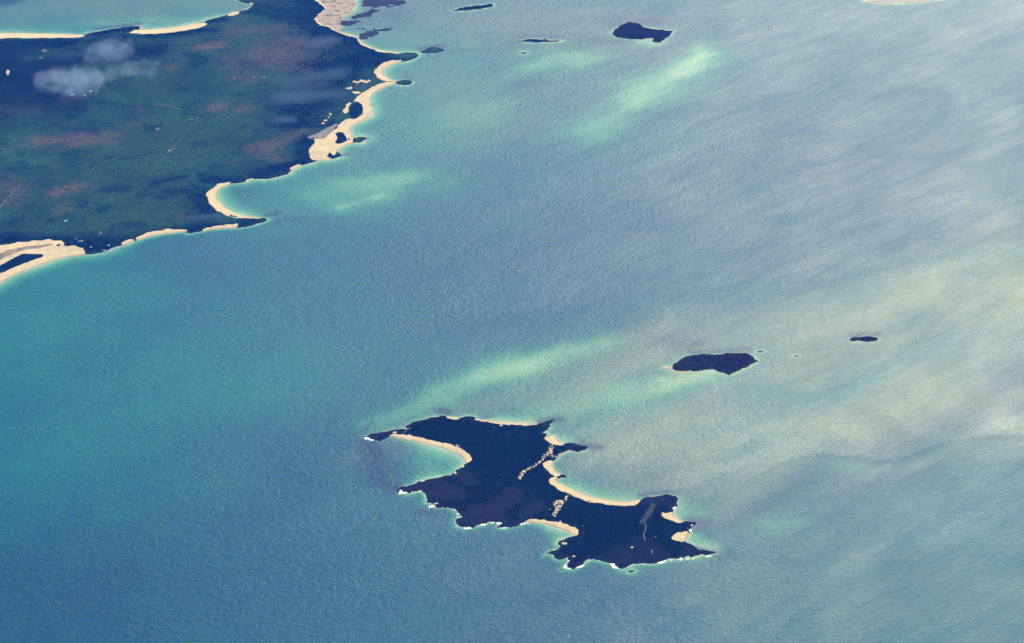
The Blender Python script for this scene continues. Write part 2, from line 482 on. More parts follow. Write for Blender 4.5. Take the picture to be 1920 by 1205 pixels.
ISLETS = [
    ('islet', [(1256, 688), (1265, 679), (1288, 667), (1317, 663), (1346, 663), (1361, 661), (1395, 661), (1413, 666), (1421, 676), (1408, 684), (1393, 692), (1367, 701), (1351, 696), (1335, 692), (1304, 695), (1273, 697), (1260, 692), (1240, 688), (1250, 685)],
     [[(1238, 688), (1248, 684), (1259, 682), (1260, 688), (1264, 694), (1280, 696), (1300, 694), (1300, 698), (1275, 699), (1255, 693)]], 'dark scrubby islet with a pale sand spit at its left end', 'islet', 12),
    ('islet', [(1592, 635.5), (1604, 631), (1627, 629.5), (1643, 632), (1650, 634.5), (1638, 638.5), (1617, 640), (1598, 639)], [], 'small dark low islet, alone at the right', 'islet', 7),
    ('islet', [(847, 21), (862, 15), (884, 12), (905, 10), (924, 7), (926, 11), (912, 16), (890, 19), (868, 21.5)], [], 'long thin dark islet near the top edge', 'islet', 6),
    ('islet', [(1146, 63), (1159, 50), (1179, 41), (1200, 45), (1209, 52), (1242, 57), (1264, 58), (1252, 69), (1238, 81), (1221, 80), (1225, 73), (1207, 75), (1180, 74), (1157, 71)],
     [[(1204, 95), (1212, 88), (1236, 82), (1246, 82), (1232, 88), (1216, 94)], [(1156, 71), (1170, 73), (1180, 75), (1168, 76)], [(1200, 75), (1225, 71.5), (1224, 75), (1208, 77)]], 'broad dark islet at the top with pale sand on its near shore', 'islet', 12),
    ('islet', [(971, 78), (992, 73), (1013, 74), (1034, 76), (1057, 77), (1034, 80), (1002, 80)], [], 'thin dark islet left of the broad islet at the top', 'islet', 5),
    ('rock', [(975, 98), (982, 97), (988, 98.5), (984, 102), (978, 101)], [[(976, 97), (982, 96.5), (988, 97.5), (982, 100)]], 'tiny dark rock with a white cap below the thin islet', 'rock', 4),
    ('rock', [(1485, 666), (1492, 665), (1501, 667), (1493, 668)], [], 'tiny rock between the scrubby islet and the lone islet', 'rock', 3),
    ('rock', [(1417, 658), (1424, 656.5), (1433, 657), (1426, 660)], [], 'tiny rock just off the right end of the scrubby islet', 'rock', 3),
    ('rock', [(1177, 1069), (1184, 1068), (1191, 1069), (1186, 1072), (1180, 1072)], [], 'small wave-washed rock off the south shore of the big island', 'rock', 4),
]
SANDBAR = [(1618, 2), (1660, -6), (1740, -9), (1768, 0), (1735, 4), (1690, 8), (1650, 8)]

# ------------------------------------------------------------------ sea
random.seed(5)


def axis(lo, hi, c, far, growth=1.22):
    a = list(np.arange(lo, hi + c, c))
    s = c
    while a[-1] < far[1]:
        s *= growth
        a.append(a[-1] + s)
    s = c
    while a[0] > far[0]:
        s *= growth
        a.insert(0, a[0] - s)
    return np.array(a)


xs, ys = axis(-6000, 6000, 20, (-45000, 45000)), axis(7200, 18600, 24, (-20000, 60000))
X, Y = np.meshgrid(xs, ys)
SP = np.stack([X.ravel(), Y.ravel()], -1)
core = (np.abs(SP[:, 0]) < 6600) & (SP[:, 1] > 6800) & (SP[:, 1] < 19500)
C = SP[core]
coasts = [GP(ISLAND), GP(MAIN), GP(FLATS), GP(SANDBAR)] + [GP(i[1]) for i in ISLETS]
dist = np.full(len(C), 1e9)
for p in coasts:
    lo, hi = p.min(0) - 900, p.max(0) + 900
    m = ((C > lo) & (C < hi)).all(1)
    d = -sdf(C[m], p)
    dist[m] = np.minimum(dist[m], d)
dist = np.clip(dist, 0, 900)
nz = vnoise(C, 500, 2, 5)
# the floor shelves from the shore; the mainland's bays shelve more gently
bay = blobs(C, [(0, 540, 180, 500, 420, 1), (60, 560, 20, 680, 600, .45), (420, 370, 460, 390, 200, 1.2), (500, 370, 640, 320, 420, .7), (600, 320, 720, 250, 380, .8), (680, 250, 720, 190, 200, .9), (0, 54, 380, 38, 260, 1.3), (720, 75, 760, 85, 260, 1.0), (760, 130, 740, 135, 160, 1.0), (800, 860, 840, 855, 160, 1.2),
                (650, 30, 700, 60, 420, 1.0), (1290, 960, 1310, 958, 90, 1.1), (1310, 1010, 1330, 1020, 70, .9), (1030, 993, 1050, 998, 70, .9), (1090, 910, 1170, 925, 90, .8), (1050, 830, 1060, 822, 60, .8), (930, 782, 1000, 786, 60, .9)], .3, 9)
bay = bay * .75
depth = 1.9 + dist * .38 / (1 + 5.0 * bay) + nz * 1.2
depth = np.minimum(depth, 30 + nz * 5 - 20 * np.clip(bay, 0, 1))
# sandbanks; the far left bay is paled here to stand for haze
ns = vnoise(C, 130, 19, 4, WIND, 4.0)
SHOAL_HAZE = [(1110, 245, 1215, 175, 210, 5.0), (1190, 190, 1320, 102, 190, 3.2), (1270, 135, 1318, 104, 80, 1.8), (640, 390, 716, 367, 110, 1.4), (690, 350, 760, 335, 70, 2.6), (590, 375, 800, 330, 240, 6.0), (650, 350, 760, 330, 120, 4.6),
         (985, 128, 1080, 110, 210, 4.2), (830, 732, 960, 690, 120, 4.2), (940, 695, 1135, 640, 150, 3.4), (900, 705, 1010, 678, 45, 2.8), (690, 798, 830, 745, 90, 5.5), (1165, 742, 1330, 708, 180, 2.8), (1240, 712, 1320, 702, 80, 1.9), (1000, 780, 1160, 735, 160, 6.5),
         (860, 215, 800, 240, 260, 8.5), (870, 220, 930, 200, 260, 8.5), (1450, 985, 1500, 975, 80, 9), (1570, 870, 1620, 875, 70, 9), (20, 640, 60, 560, 500, 12), (1200, 78, 1220, 84, 90, 3.5), (100, 860, 400, 700, 900, 13), (780, 70, 900, 150, 500, 11), (740, 270, 840, 220, 380, 11), (-60, 25, 430, 5, 700, 11), (500, 400, 640, 330, 300, 11)]
for x0, y0, x1, y1, w, dm in SHOAL_HAZE:
    a, b = G(x0, y0), G(x1, y1)
    d, t = segd(C, a[0], a[1], b[0], b[1])
    f = .92 * np.exp(-np.clip(d / (w * 1.55) + (nz * .22 + ns * .17), 0, 9) ** 2)
    depth = depth * (1 - f) + np.minimum(depth, dm * 1.25 + .8) * f
KELP = [(697, 835, 712, 895, 130, 1.0), (702, 890, 738, 914, 80, 1.0), (826, 768, 838, 772, 45, .95), (905, 782, 925, 780, 25, .7), (1015, 790, 1050, 785, 45, .9), (1070, 832, 1125, 837, 35, .95), (1052, 891, 1064, 889, 22, .9), (1295, 975, 1320, 978, 60, .9), (1300, 990, 1318, 985, 45, .8), (1300, 1027, 1350, 1033, 30, .9),
        (1205, 927, 1265, 920, 40, .9), (790, 960, 830, 955, 40, .7), (680, 805, 700, 790, 30, .6), (1260, 640, 1290, 632, 140, .55), (1300, 660, 1400, 654, 40, .7), (1595, 628, 1645, 625, 40, .8), (1150, 45, 1230, 42, 110, .8), (975, 70, 1050, 70, 70, .6), (960, 90, 965, 80, 90, .6), (1090, 75, 1180, 78, 90, .45),
        (520, 400, 500, 405, 45, .8), (520, 415, 560, 412, 60, .55), (790, 92, 830, 86, 70, .9), (760, 146, 770, 150, 50, .8), (665, 262, 690, 260, 35, .9), (640, 292, 650, 290, 35, .8), (680, 198, 700, 197, 12, .8), (835, 96, 960, 92, 60, .4), (965, 160, 1025, 153, 70, .5), (650, 45, 740, 30, 200, .4), (0, 5, 20, 2, 140, .9),
        (180, 55, 260, 45, 60, .9), (-40, 1120, 160, 1120, 900, .5), (1010, 1130, 1050, 1120, 70, .4), (1040, 1025, 1010, 1040, 40, .4), (1350, 1040, 1400, 1045, 70, .4), (1400, 1045, 1480, 1050, 50, .4)]
kelp = np.clip(blobs(C, KELP, .4, 6), 0, 1)
band_sd = sdf(C, chaikin(GP([(640, 830), (1000, 670), (1300, 610), (1600, 510), (1990, 360), (1990, 808), (1690, 856), (1540, 850), (1440, 880), (1300, 930), (1150, 880), (1060, 800), (900, 780)]), 1))
band = sm(-350, 450, band_sd + vnoise(C, 500, 14, 4, WIND, 3.0) * 320)
depth = np.minimum(depth, 30 - 14 * band + nz * 2)
silt_haze = band * np.clip(.60 + .6 * vnoise(C, 330, 24, 5, WIND, 3.2), 0, 1) + .35 * blobs(C, [(1500, 700, 1900, 520, 260, 1), (1560, 790, 1880, 740, 180, 1), (1330, 80, 1260, 110, 120, .6)], .5, 12)
silt_haze = np.clip(silt_haze * .60 + .16 * blobs(C, [(1450, 1120, 1900, 1130, 900, 1), (1300, 950, 1700, 960, 500, .7)], .6, 13) + .26 * blobs(C, [(-60, 20, 430, 0, 560, 1), (720, 20, 1100, 60, 700, .8), (800, 150, 900, 230, 500, .5)], .5, 15), 0, .55)  # last group pales the far water, haze painted into its colour
# a tidal front: smoother water on its far side
fr = GP([(1400, 900), (1440, 878), (1490, 856), (1540, 850), (1600, 853), (1650, 862), (1690, 858), (1720, 846), (1760, 832), (1800, 822), (1850, 816), (1930, 812)])
fd = np.full(len(C), 1e9)
sgn = np.zeros(len(C))
for a, b in zip(fr[:-1], fr[1:]):
    d, t = segd(C, a[0], a[1], b[0], b[1])
    k = d < fd
    s_ = np.sign((b[0] - a[0]) * (C[:, 1] - a[1]) - (b[1] - a[1]) * (C[:, 0] - a[0]))
    sgn = np.where(k, s_, sgn)
    fd = np.minimum(fd, d)
slick = np.where(sgn > 0, .65 * np.exp(-fd / 420.0), -1.3 * np.exp(-fd / 45.0))
slick += .8 * band * (1 + .3 * vnoise(C, 260, 15, 4, WIND, 3.5))


def spread(v, fill):
    out = np.full(len(SP), fill, float)
    out[core] = v
    return out


nx, ny = len(xs), len(ys)
i = (np.arange(ny - 1)[:, None] * nx + np.arange(nx - 1)[None]).ravel()
me = mesh_np('sea', np.column_stack([SP, np.zeros(len(SP))]), np.stack([i, i + 1, i + nx + 1, i + nx], -1))
attr(me, 'depth', spread(np.clip(depth, .3, 45), 30))
attr(me, 'kelp', spread(kelp, 0))
attr(me, 'silt_haze', spread(silt_haze, 0))
attr(me, 'slick', spread(slick, 0))
put('sea', me, M_water, kind='structure')


# ------------------------------------------------------------------ land
def land(outline, cell, height, name, mat, parent, beaches=(), rock_w=30, rocky=1.0, extra=(), zones=None, smoothn=1, amp=9.0, pad=90, seed=1, clip=None):
    polys = [chaikin(GP(outline), smoothn)] + [chaikin(GP(e), 1) for e in extra]
    allp = np.concatenate(polys)
    lo, hi = allp.min(0) - pad, allp.max(0) + pad
    if clip:
        lo, hi = np.maximum(lo, clip[0]), np.minimum(hi, clip[1])
    g = Grid(lo[0], hi[0], lo[1], hi[1], cell)
    P = g.P
    sd = sdf(P, polys[0])
    for p in polys[1:]:
        sd = np.maximum(sd, sdf(P, p))
    bs, near = [], np.full(len(P), -1e9)
    for b in beaches:
        q = chaikin(GP(b), 2)
        v = np.full(len(P), -999.0)
        m = ((P > q.min(0) - 80) & (P < q.max(0) + 80)).all(1)
        v[m] = sdf(P[m], q)
        bs.append(v)
        near = np.maximum(near, v)
    away = sm(5, 45, -near)
    sd = sd + vnoise(P, 55, seed, 4) * amp * away * rocky + vnoise(P, 24, seed + 9, 2) * amp * .35 * away * rocky
    hill = vnoise(P, 480, seed + 3, 4) * .5 + .6
    up = np.where(sd > 0, 2.2 * (1 - np.exp(-np.clip(sd, 0, 400) / 14)), 0)
    z = up + height * sm(0, 260, sd) * np.clip(hill, .05, 2) + np.clip(vnoise(P, 34, seed + 5, 3), -1, 1) * 1.1 * sm(8, 60, sd) * away
    z = np.where(sd < 0, np.maximum(sd * .16, -9), z) + .0
    rock = (1 - sm(rock_w * .4, rock_w * 1.6, sd + vnoise(P, 70, seed + 6, 3) * rock_w * .6)) * away
    A = dict(shade=np.zeros(len(P)), red=np.zeros(len(P)), scrub=np.zeros(len(P)), marsh=np.zeros(len(P)))
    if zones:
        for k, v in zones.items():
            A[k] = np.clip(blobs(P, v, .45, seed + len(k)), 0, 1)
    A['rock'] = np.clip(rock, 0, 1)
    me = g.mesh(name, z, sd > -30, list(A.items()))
    o = put(name, me, mat, parent, smooth=True)
    g.z, g.sd, g.near, g.A = z, sd, near, A
    for v in bs:
        zb = z + np.clip((v + 1 + vnoise(P, 30 if cell < 9 else 60, seed + 2, 4) * (10 if cell < 9 else 19)) * .06, -1.5, .5)
        wet = 1 - sm(3, 16, sd + vnoise(P, 60, seed + 12, 3) * 7)
        put('beach', g.mesh('beach', zb, (v > -16) & (sd > -14), [('wet', wet)]), M_sand, parent or o, smooth=True)
    g.o = o
    return g


def patch(g, poly, name, mat, parent, lift=.7, rag=6, wl=35, seed=4, smoothn=1, wet=False, kind=None, under=None):
    """a piece of ground lying on the land, its edge ragged"""
    P = g.P
    q = chaikin(GP(poly), smoothn)
    v = np.full(len(P), -999.0)
    m = ((P > q.min(0) - 60) & (P < q.max(0) + 60)).all(1)
    v[m] = sdf(P[m], q)
    v = v + vnoise(P, wl, seed, 4) * rag
    base = g.z if under is None else under
    z = base + np.clip((v + 2) * .08, -1.6, lift)
    return put(name, g.mesh(name, z, v > -14, [('wet', np.zeros(len(P)))]), mat, parent, smooth=True, kind=kind), v


def ribbon(g, line, w, name, mat, parent, lift=1.4):
    p = chaikin(GP(line), 2, False)
    q = [p[0]]
    for a, b in zip(p[:-1], p[1:]):
        n = max(1, int(np.hypot(*(b - a)) / (g.c * .8)))
        q += [a + (b - a) * (k + 1) / n for k in range(n)]
    q = np.array(q)
    t = np.gradient(q, axis=0)
    t /= np.linalg.norm(t, axis=1)[:, None] + 1e-9
    nrm = np.column_stack([-t[:, 1], t[:, 0]])
    wv = w * (1 + .35 * vnoise(q, 60, 8, 2))[:, None] / 2
    L_, R_ = q + nrm * wv, q - nrm * wv
    zc = np.maximum(np.maximum(g.at(g.z, L_), g.at(g.z, R_)), g.at(g.z, q)) + lift
    n = len(q)
    V = np.concatenate([np.column_stack([L_, zc]), np.column_stack([R_, zc])])
    k = np.arange(n - 1)
    return put(name, mesh_np(name, V, np.stack([k, n + k, n + k + 1, k + 1], -1)), mat, parent)


ICO = None


def clumps(name, pts, z, r, mat, parent, label=None, seed=1):
    """many small leafy clumps joined: lumpy 20-sided crowns"""
    global ICO
    if ICO is None:
        t = (1 + 5 ** .5) / 2
        v = np.array([(-1, t, 0), (1, t, 0), (-1, -t, 0), (1, -t, 0), (0, -1, t), (0, 1, t), (0, -1, -t), (0, 1, -t), (t, 0, -1), (t, 0, 1), (-t, 0, -1), (-t, 0, 1)], float)
        v /= np.linalg.norm(v[0])
        f = np.array([(0, 11, 5), (0, 5, 1), (0, 1, 7), (0, 7, 10), (0, 10, 11), (1, 5, 9), (5, 11, 4), (11, 10, 2), (10, 7, 6), (7, 1, 8), (3, 9, 4), (3, 4, 2), (3, 2, 6), (3, 6, 8), (3, 8, 9), (4, 9, 5), (2, 4, 11), (6, 2, 10), (8, 6, 7), (9, 8, 1)])
        ICO = (v, f)
    rs = np.random.RandomState(seed)
    v, f = ICO
    n = len(pts)
    V = v[None] * (r[:, None, None] * rs.uniform(.7, 1.25, (n, 12, 1)))
    V[:, :, 2] *= .5
    V += np.column_stack([pts, z + r * .3])[:, None]
    F = f[None] + (np.arange(n) * 12)[:, None, None]
    return put(name, mesh_np(name, V.reshape(-1, 3), F.reshape(-1, 3)), mat, parent, kind='stuff', label=label)


def scatter(g, n, fn, seed):
    rs = np.random.RandomState(seed)
    p = np.column_stack([rs.uniform(g.xs[0], g.xs[-1], n), rs.uniform(g.ys[0], g.ys[-1], n)])
    k = rs.uniform(0, 1, n) < fn(p)
    return p[k]


# ---- the big island
c0 = G(1010, 920)
isl = empty('island', (c0[0], c0[1], 0), 'large dark scrub-covered island ringed by pale sandy beaches', 'island')
gi = land(ISLAND, 5.5, 11.0, 'scrubland', M_isl, isl, ISL_BEACH, 34, 1.0, amp=15, smoothn=0,
          zones=dict(red=[(925, 955, 960, 930, 90, 1), (900, 960, 930, 972, 90, .9), (985, 962, 1010, 945, 60, 1), (870, 890, 885, 905, 70, .7), (1200, 1020, 1230, 1035, 80, .8), (1160, 1035, 1190, 1045, 80, .7), (790, 918, 860, 925, 90, .8), (1290, 1030, 1320, 1034, 50, .6), (1210, 935, 1250, 940, 70, .6), (860, 970, 900, 975, 80, .7), (700, 816, 730, 812, 40, .7)],
                     scrub=[(760, 805, 1000, 830, 200, .7), (1100, 980, 1200, 1000, 200, .6)]))
for k, poly in enumerate(ISL_DUNE):
    patch(gi, poly, 'sand_blowout', M_dune, isl, .8, 9, 26, 4 + k)
for k, (x, y, w, h) in enumerate([(866, 873, 4, 1.6), (854, 886, 3.5, 1.8), (740, 810, 4, 1.3), (760, 803, 3, 1), (1058, 1018, 5, 2), (1077, 1042, 4, 1.6), (991, 859, 1.6, 1), (1042, 855, 2, 1), (858, 835, 3.5, 2), (924, 800, 2, .8),
                                  (940, 797, 2.5, .9), (1030, 811, 4, 1.2), (1093, 985, 1.6, 1), (1052, 977, 2.4, 1.2), (1031, 955, 2, 1), (1077, 988, 2.4, 1), (1230, 1007, 2, .8), (1296, 984, 3, 1.2), (1291, 991, 2, 1.4), (1185, 1026, 2, .8), (1100, 938, 6, .8), (1112, 941, 8, .8)]):
    a = np.linspace(0, 2 * math.pi, 9)[:-1] + k
    patch(gi, [(x + w * math.cos(t) * random.uniform(.7, 1.2), y + h * math.sin(t) * random.uniform(.7, 1.2)) for t in a], 'sand_patch', M_dune, isl, .7, 5, 18, 20 + k)
ribbon(gi, [(1226, 944), (1222, 953), (1214, 965), (1207, 976), (1203, 983)], 38, 'airstrip', M_strip, isl)
ribbon(gi, [(1210, 983), (1211, 992), (1207, 1000), (1207, 1006), (1210, 1014)], 9, 'track', M_track, isl)
ribbon(gi, [(1094, 996), (1092, 1002), (1085, 1010), (1086, 1022)], 5, 'track', M_ftrack, isl)
ribbon(gi, [(756, 812), (762, 806), (770, 801)], 7, 'track', M_track, isl)


def onscrub(g, lo=18):
    return lambda p: sm(lo, lo + 25, g.at(g.sd, p)) * sm(8, 20, -g.at(g.near, p)) * .9


pts = scatter(gi, 30000, lambda p: onscrub(gi)(p) * (gi.at(gi.A['red'], p) < .3) * (sdf(p, GP([(1222, 941), (1231, 945), (1216, 992), (1203, 1018), (1196, 984)])) < 0), 3)
clumps('scrub', pts, gi.at(gi.z, pts), np.random.RandomState(4).uniform(3, 7.5, len(pts)), M_scrub, isl, seed=6)

# surf along its exposed shores
SURF = [(684, 822, 715, 826, 16), (750, 917, 752, 924, 26), (755, 925, 790, 918, 14), (789, 930, 800, 935, 24), (796, 941, 812, 943, 20), (808, 948, 848, 952, 18), (838, 957, 852, 955, 12), (853, 965, 865, 970, 22), (852, 976, 858, 988, 20), (860, 990, 900, 987, 16), (900, 986, 940, 980, 18), (930, 989, 960, 989, 18), (960, 987, 990, 980, 14),
        (1020, 1040, 1040, 1036, 18), (1036, 1045, 1064, 1050, 16), (1060, 1052, 1058, 1064, 22), (1060, 1066, 1090, 1062, 18), (1088, 1060, 1114, 1048, 16), (1114, 1048, 1150, 1059, 22), (1145, 1060, 1170, 1070, 20), (1170, 1066, 1205, 1058, 14), (1205, 1057, 1260, 1052, 20), (1255, 1051, 1330, 1041, 20), (1262, 958, 1273, 936, 16), (1290, 996, 1300, 982, 14), (1295, 1022, 1300, 1025, 10), (1177, 1074, 1192, 1074, 16)]
sf = np.full(len(gi.P), -1.0)
for x0, y0, x1, y1, w in SURF:
    a, b = G(x0, y0), G(x1, y1)
    d, t = segd(gi.P, a[0], a[1], b[0], b[1])
    sf = np.maximum(sf, 1 - d / (w * 1.5))
nb = vnoise(gi.P, 24, 17, 4, R(15), 2.6)
fo = np.where(sf > 0, sf * 1.1 + nb * 1.6 - 1.14 - np.clip(gi.sd - 2, 0, 60) * .09 - np.clip(-gi.sd - 7, 0, 80) * .06, -1)
put('surf', gi.mesh('surf', .05 + np.clip(fo * 1.2, -.9, .9) + np.clip(gi.z, 0, 1), fo > -.5), M_foam, kind='stuff', smooth=True, label='white surf breaking along the rocky shores of the big island', cat='surf')

# ---- mainland
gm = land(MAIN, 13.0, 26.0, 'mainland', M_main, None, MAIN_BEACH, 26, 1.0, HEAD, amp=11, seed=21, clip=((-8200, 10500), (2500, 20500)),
          zones=dict(
              scrub=[(610, 130, 690, 110, 330, .95), (560, 200, 640, 140, 330, .9), (550, 230, 600, 200, 260, .9), (610, 60, 700, 100, 260, .9), (600, 10, 580, 40, 330, .8), (500, 20, 560, 40, 300, .6), (-40, 140, 20, 150, 300, .6), (0, 90, 230, 78, 170, .95), (150, 100, 280, 100, 240, .9),
                     (180, 62, 255, 55, 170, .95), (0, 452, 220, 458, 120, 1.0), (120, 470, 200, 466, 120, 1.0), (225, 452, 350, 428, 80, .9), (350, 432, 470, 420, 110, 1.0), (375, 370, 385, 400, 190, .95), (290, 348, 345, 336, 70, .8), (195, 362, 235, 357, 70, .7), (232, 430, 262, 426, 80, .7),
                     (320, 365, 372, 362, 100, .7), (270, 440, 300, 436, 50, .8), (480, 333, 580, 300, 100, .95), (570, 290, 590, 265, 160, .9), (545, 240, 620, 235, 150, .7), (350, 100, 370, 110, 120, .6), (340, 45, 420, 40, 90, .8), (385, 343, 450, 340, 90, .7), (270, 72, 400, 60, 90, .9), (400, 30, 470, 25, 60, .7)],
              shade=[(-60, 125, 30, 145, 560, 1.0), (-60, 170, 35, 182, 560, 1.0), (-40, 105, 60, 100, 240, .8), (60, 122, 230, 112, 140, .9), (50, 190, 80, 178, 260, .9)],  # dark left edge: cloud shadow put in as colour
              red=[(70, 268, 190, 262, 140, .85), (380, 92, 410, 88, 110, .9), (440, 62, 560, 58, 120, .6), (500, 85, 610, 80, 220, .6), (500, 105, 580, 120, 260, .75), (490, 290, 560, 250, 120, .6), (515, 295, 545, 315, 120, .6), (405, 205, 412, 200, 90, .8), (450, 210, 458, 206, 90, .7), (108, 368, 145, 355, 90, .8), (110, 190, 125, 188, 90, .8),
                   (20, 355, 30, 380, 120, .5), (110, 400, 120, 395, 90, .5), (320, 130, 325, 128, 90, .6), (20, 205, 60, 200, 160, .5), (240, 240, 250, 238, 90, .4), (430, 110, 460, 150, 200, .4), (345, 410, 355, 407, 60, .6), (410, 20, 420, 15, 80, .5)],
              marsh=[(540, 155, 630, 140, 130, .6), (530, 185, 620, 178, 150, .7), (545, 165, 600, 160, 120, .5), (585, 88, 620, 80, 110, .7), (520, 228, 545, 226, 70, .7), (365, 412, 405, 408, 60, .8), (120, 108, 230, 92, 120, .35)]))
gm.o['kind'] = 'structure'
mo = gm.o
for nm, poly in MAIN_POND:
    patch(gm, poly, nm, M_wood, mo, 1.6, 5, 40, 31)
for k, poly in enumerate(MAIN_STRIP):
    patch(gm, poly, 'dune_scrub', M_wood, mo, 1.5, 8, 40, 33 + k)
for k, poly in enumerate(MAIN_MUD):
    patch(gm, poly, 'mud_flat' if k == 0 else 'dune_grass', M_mud if k == 0 else M_dgrass, mo, 1.1, 16, 60, 36 + k)
bp = gm.near
for k, poly in enumerate([[(628, 251), (636, 248), (646, 250), (650, 258), (653, 265), (642, 270), (632, 272), (626, 268), (633, 262)], [(653, 258), (658, 260), (656, 266), (651, 264)], [(611, 296), (616, 290), (619, 282), (621, 290), (628, 293), (640, 292), (625, 299)], [(598, 299), (602, 294), (604, 299)],
                          [(427, 404), (434, 403), (440, 406), (448, 407), (447, 409), (436, 409)], [(102, 463), (112, 459), (117, 461), (110, 466)]]):
    patch(gm, poly, 'dune_scrub', M_wood, mo, 1.5, 5, 30, 40 + k)
for k, (x, y, w, h) in enumerate([(664, 156, 3, 2), (671, 157, 3, 2), (678, 155, 4, 2.4), (686, 156, 4, 1.6), (692, 154, 3, 1.6), (620, 216, 2.5, 3), (616, 222, 2, 2), (611, 228, 3, 2), (606, 234, 3, 1.6), (602, 237, 2, 1), (15, 138, 4, 6), (439, 151, 6, 1.6), (495, 148, 5, 1.6), (477, 149, 3, 1), (118, 363, 3, 2.4), (190, 442, 2.5, 4), (84, 99, 4, 3),
                                  (78, 113, 4, 1.4), (318, 285, 3, 1), (360, 226, 7, 1), (296, 245, 5, 2), (150, 456, 2, 1.4), (142, 452, 2, 3), (195, 471, 4, 1.4), (655, 168, 8, 2.4), (668, 176, 8, 2.4)]):
    a = np.linspace(0, 2 * math.pi, 9)[:-1] + k
    patch(gm, [(x + w * math.cos(t) * random.uniform(.7, 1.2), y + h * math.sin(t) * random.uniform(.7, 1.2)) for t in a], 'sand_patch', M_dune if k < 11 or k > 23 else M_track, mo, .9, 12, 34, 50 + k)
for line, w in [([(290, 200), (300, 201), (318, 202), (338, 208)], 12), ([(361, 238), (345, 256), (325, 281), (312, 292), (296, 316), (279, 336)], 8), ([(318, 285), (327, 280)], 16), ([(160, 334), (185, 315), (210, 304), (230, 300)], 9), ([(350, 228), (372, 226)], 9), ([(190, 440), (188, 446)], 12), ([(0, 392), (14, 378), (30, 360)], 14), ([(95, 358), (125, 354)], 10)]:
    ribbon(gm, line, w, 'track', M_ftrack if w < 12 else M_track, mo)

pts = scatter(gm, 220000, lambda p: np.clip(gm.at(gm.A['scrub'], p) * 1.3 - .35, 0, 1) * sm(20, 50, gm.at(gm.sd, p)) * sm(8, 24, -gm.at(gm.near, p)) * (vnoise(p, 160, 71, 3) > -.25) * (gm.at(gm.A['marsh'], p) < .15), 13)
clumps('woodland', pts, gm.at(gm.z, pts), np.random.RandomState(8).uniform(4, 9, len(pts)), M_wood, mo, seed=9)

# ---- tidal flat and reefs below the top edge
fc = G(625, 25)
gf = land(FLATS, 12.0, 0.4, 'tidal_flat', M_flat, None, (), 10, .9, amp=48, seed=61)
gf.o['kind'] = 'structure'
for poly, lab, cat in REEFS:
    c = GP(poly).mean(0)
    e = empty('reef', (c[0], c[1], 0), lab, cat, 'reefs off the tidal flat')
    land(poly, 9.0, 0.8, 'rock_platform', M_rock, e, (), 40, 1, amp=42, seed=int(poly[0][0]))
for nm, poly, bs, lab, cat, h in ISLETS:
    c = GP(poly).mean(0)
    e = empty(nm, (c[0], c[1], 0), lab, cat, 'islets and rocks in the open water')
    g = land(poly, 6.0 if nm == 'islet' else 3.0, h, 'scrubland' if nm == 'islet' else 'stone', M_islet if nm == 'islet' else M_rock, e, bs, 16, 1, smoothn=0, amp=13 if nm == 'islet' else 4, seed=int(poly[0][1]) + 5)
    if nm == 'islet':
        pts = scatter(g, 5000, onscrub(g, 10), 5)
        if len(pts):
            clumps('scrub', pts, g.at(g.z, pts), np.random.RandomState(4).uniform(2.5, 6, len(pts)), M_iscrub, e, seed=int(poly[0][0]))
c = G(1690, 0)
e = empty('sandbar', (c[0], c[1], 0), 'pale sandbar cut by the top edge at the right', 'sandbar')
q = land(SANDBAR, 12.0, 0.5, 'sand', M_bar, e, (), 1, 1, amp=40, seed=88)


# ---- small buildings
def house(px, py, lx, ly, rot, label, g=gm):
    p = G(px, py)
    z = float(g.at(g.z, p[None])[0])
    e = empty('house', (p[0], p[1], z), label, 'house', 'pale houses on the mainland')
    c, s = math.cos(rot), math.sin(rot)
    def tr(v):
        return [(p[0] + x * c - y * s, p[1] + x * s + y * c, z + h) for x, y, h in v]
    a, b, h, rdg = lx / 2, ly / 2, 3.4, 6.2
    W = [(-a, -b, -1), (a, -b, -1), (a, b, -1), (-a, b, -1), (-a, -b, h), (a, -b, h), (a, b, h), (-a, b, h), (-a, 0, rdg - .1), (a, 0, rdg - .1)]
    me = bpy.data.meshes.new('walls')
    me.from_pydata(tr(W), [], [(0, 1, 5, 4), (2, 3, 7, 6), (1, 2, 6, 9, 5), (3, 0, 4, 8, 7)])
    put('walls', me, M_white, e)
    o_ = .6
    k = (rdg - h) / b
    Rf = [(-a - o_, -b - o_, h - k * o_), (a + o_, -b - o_, h - k * o_), (a + o_, 0, rdg), (-a - o_, 0, rdg), (a + o_, b + o_, h - k * o_), (-a - o_, b + o_, h - k * o_)]
    Rf += [(x, y, z_ + .25) for x, y, z_ in Rf]
    me = bpy.data.meshes.new('roof')
    me.from_pydata(tr(Rf), [], [(0, 3, 2, 1), (3, 5, 4, 2), (6, 7, 8, 9), (9, 8, 10, 11), (0, 1, 7, 6), (5, 11, 10, 4), (1, 2, 8, 7), (2, 4, 10, 8), (0, 6, 9, 3), (3, 9, 11, 5)])
    put('roof', me, M_roof, e)
    for dx, w_, h0, h1, nm in ((-a * .5, 1.6, 1, 2.4, 'window'), (0, 1.1, 0, 2.2, 'door'), (a * .5, 1.6, 1, 2.4, 'window')):
        me = bpy.data.meshes.new(nm)
        me.from_pydata(tr([(dx - w_ / 2, -b - .05, h0), (dx + w_ / 2, -b - .05, h0), (dx + w_ / 2, -b - .05, h1), (dx - w_ / 2, -b - .05, h1)]), [], [(0, 1, 2, 3)])
        put(nm, me, M_glass, e)


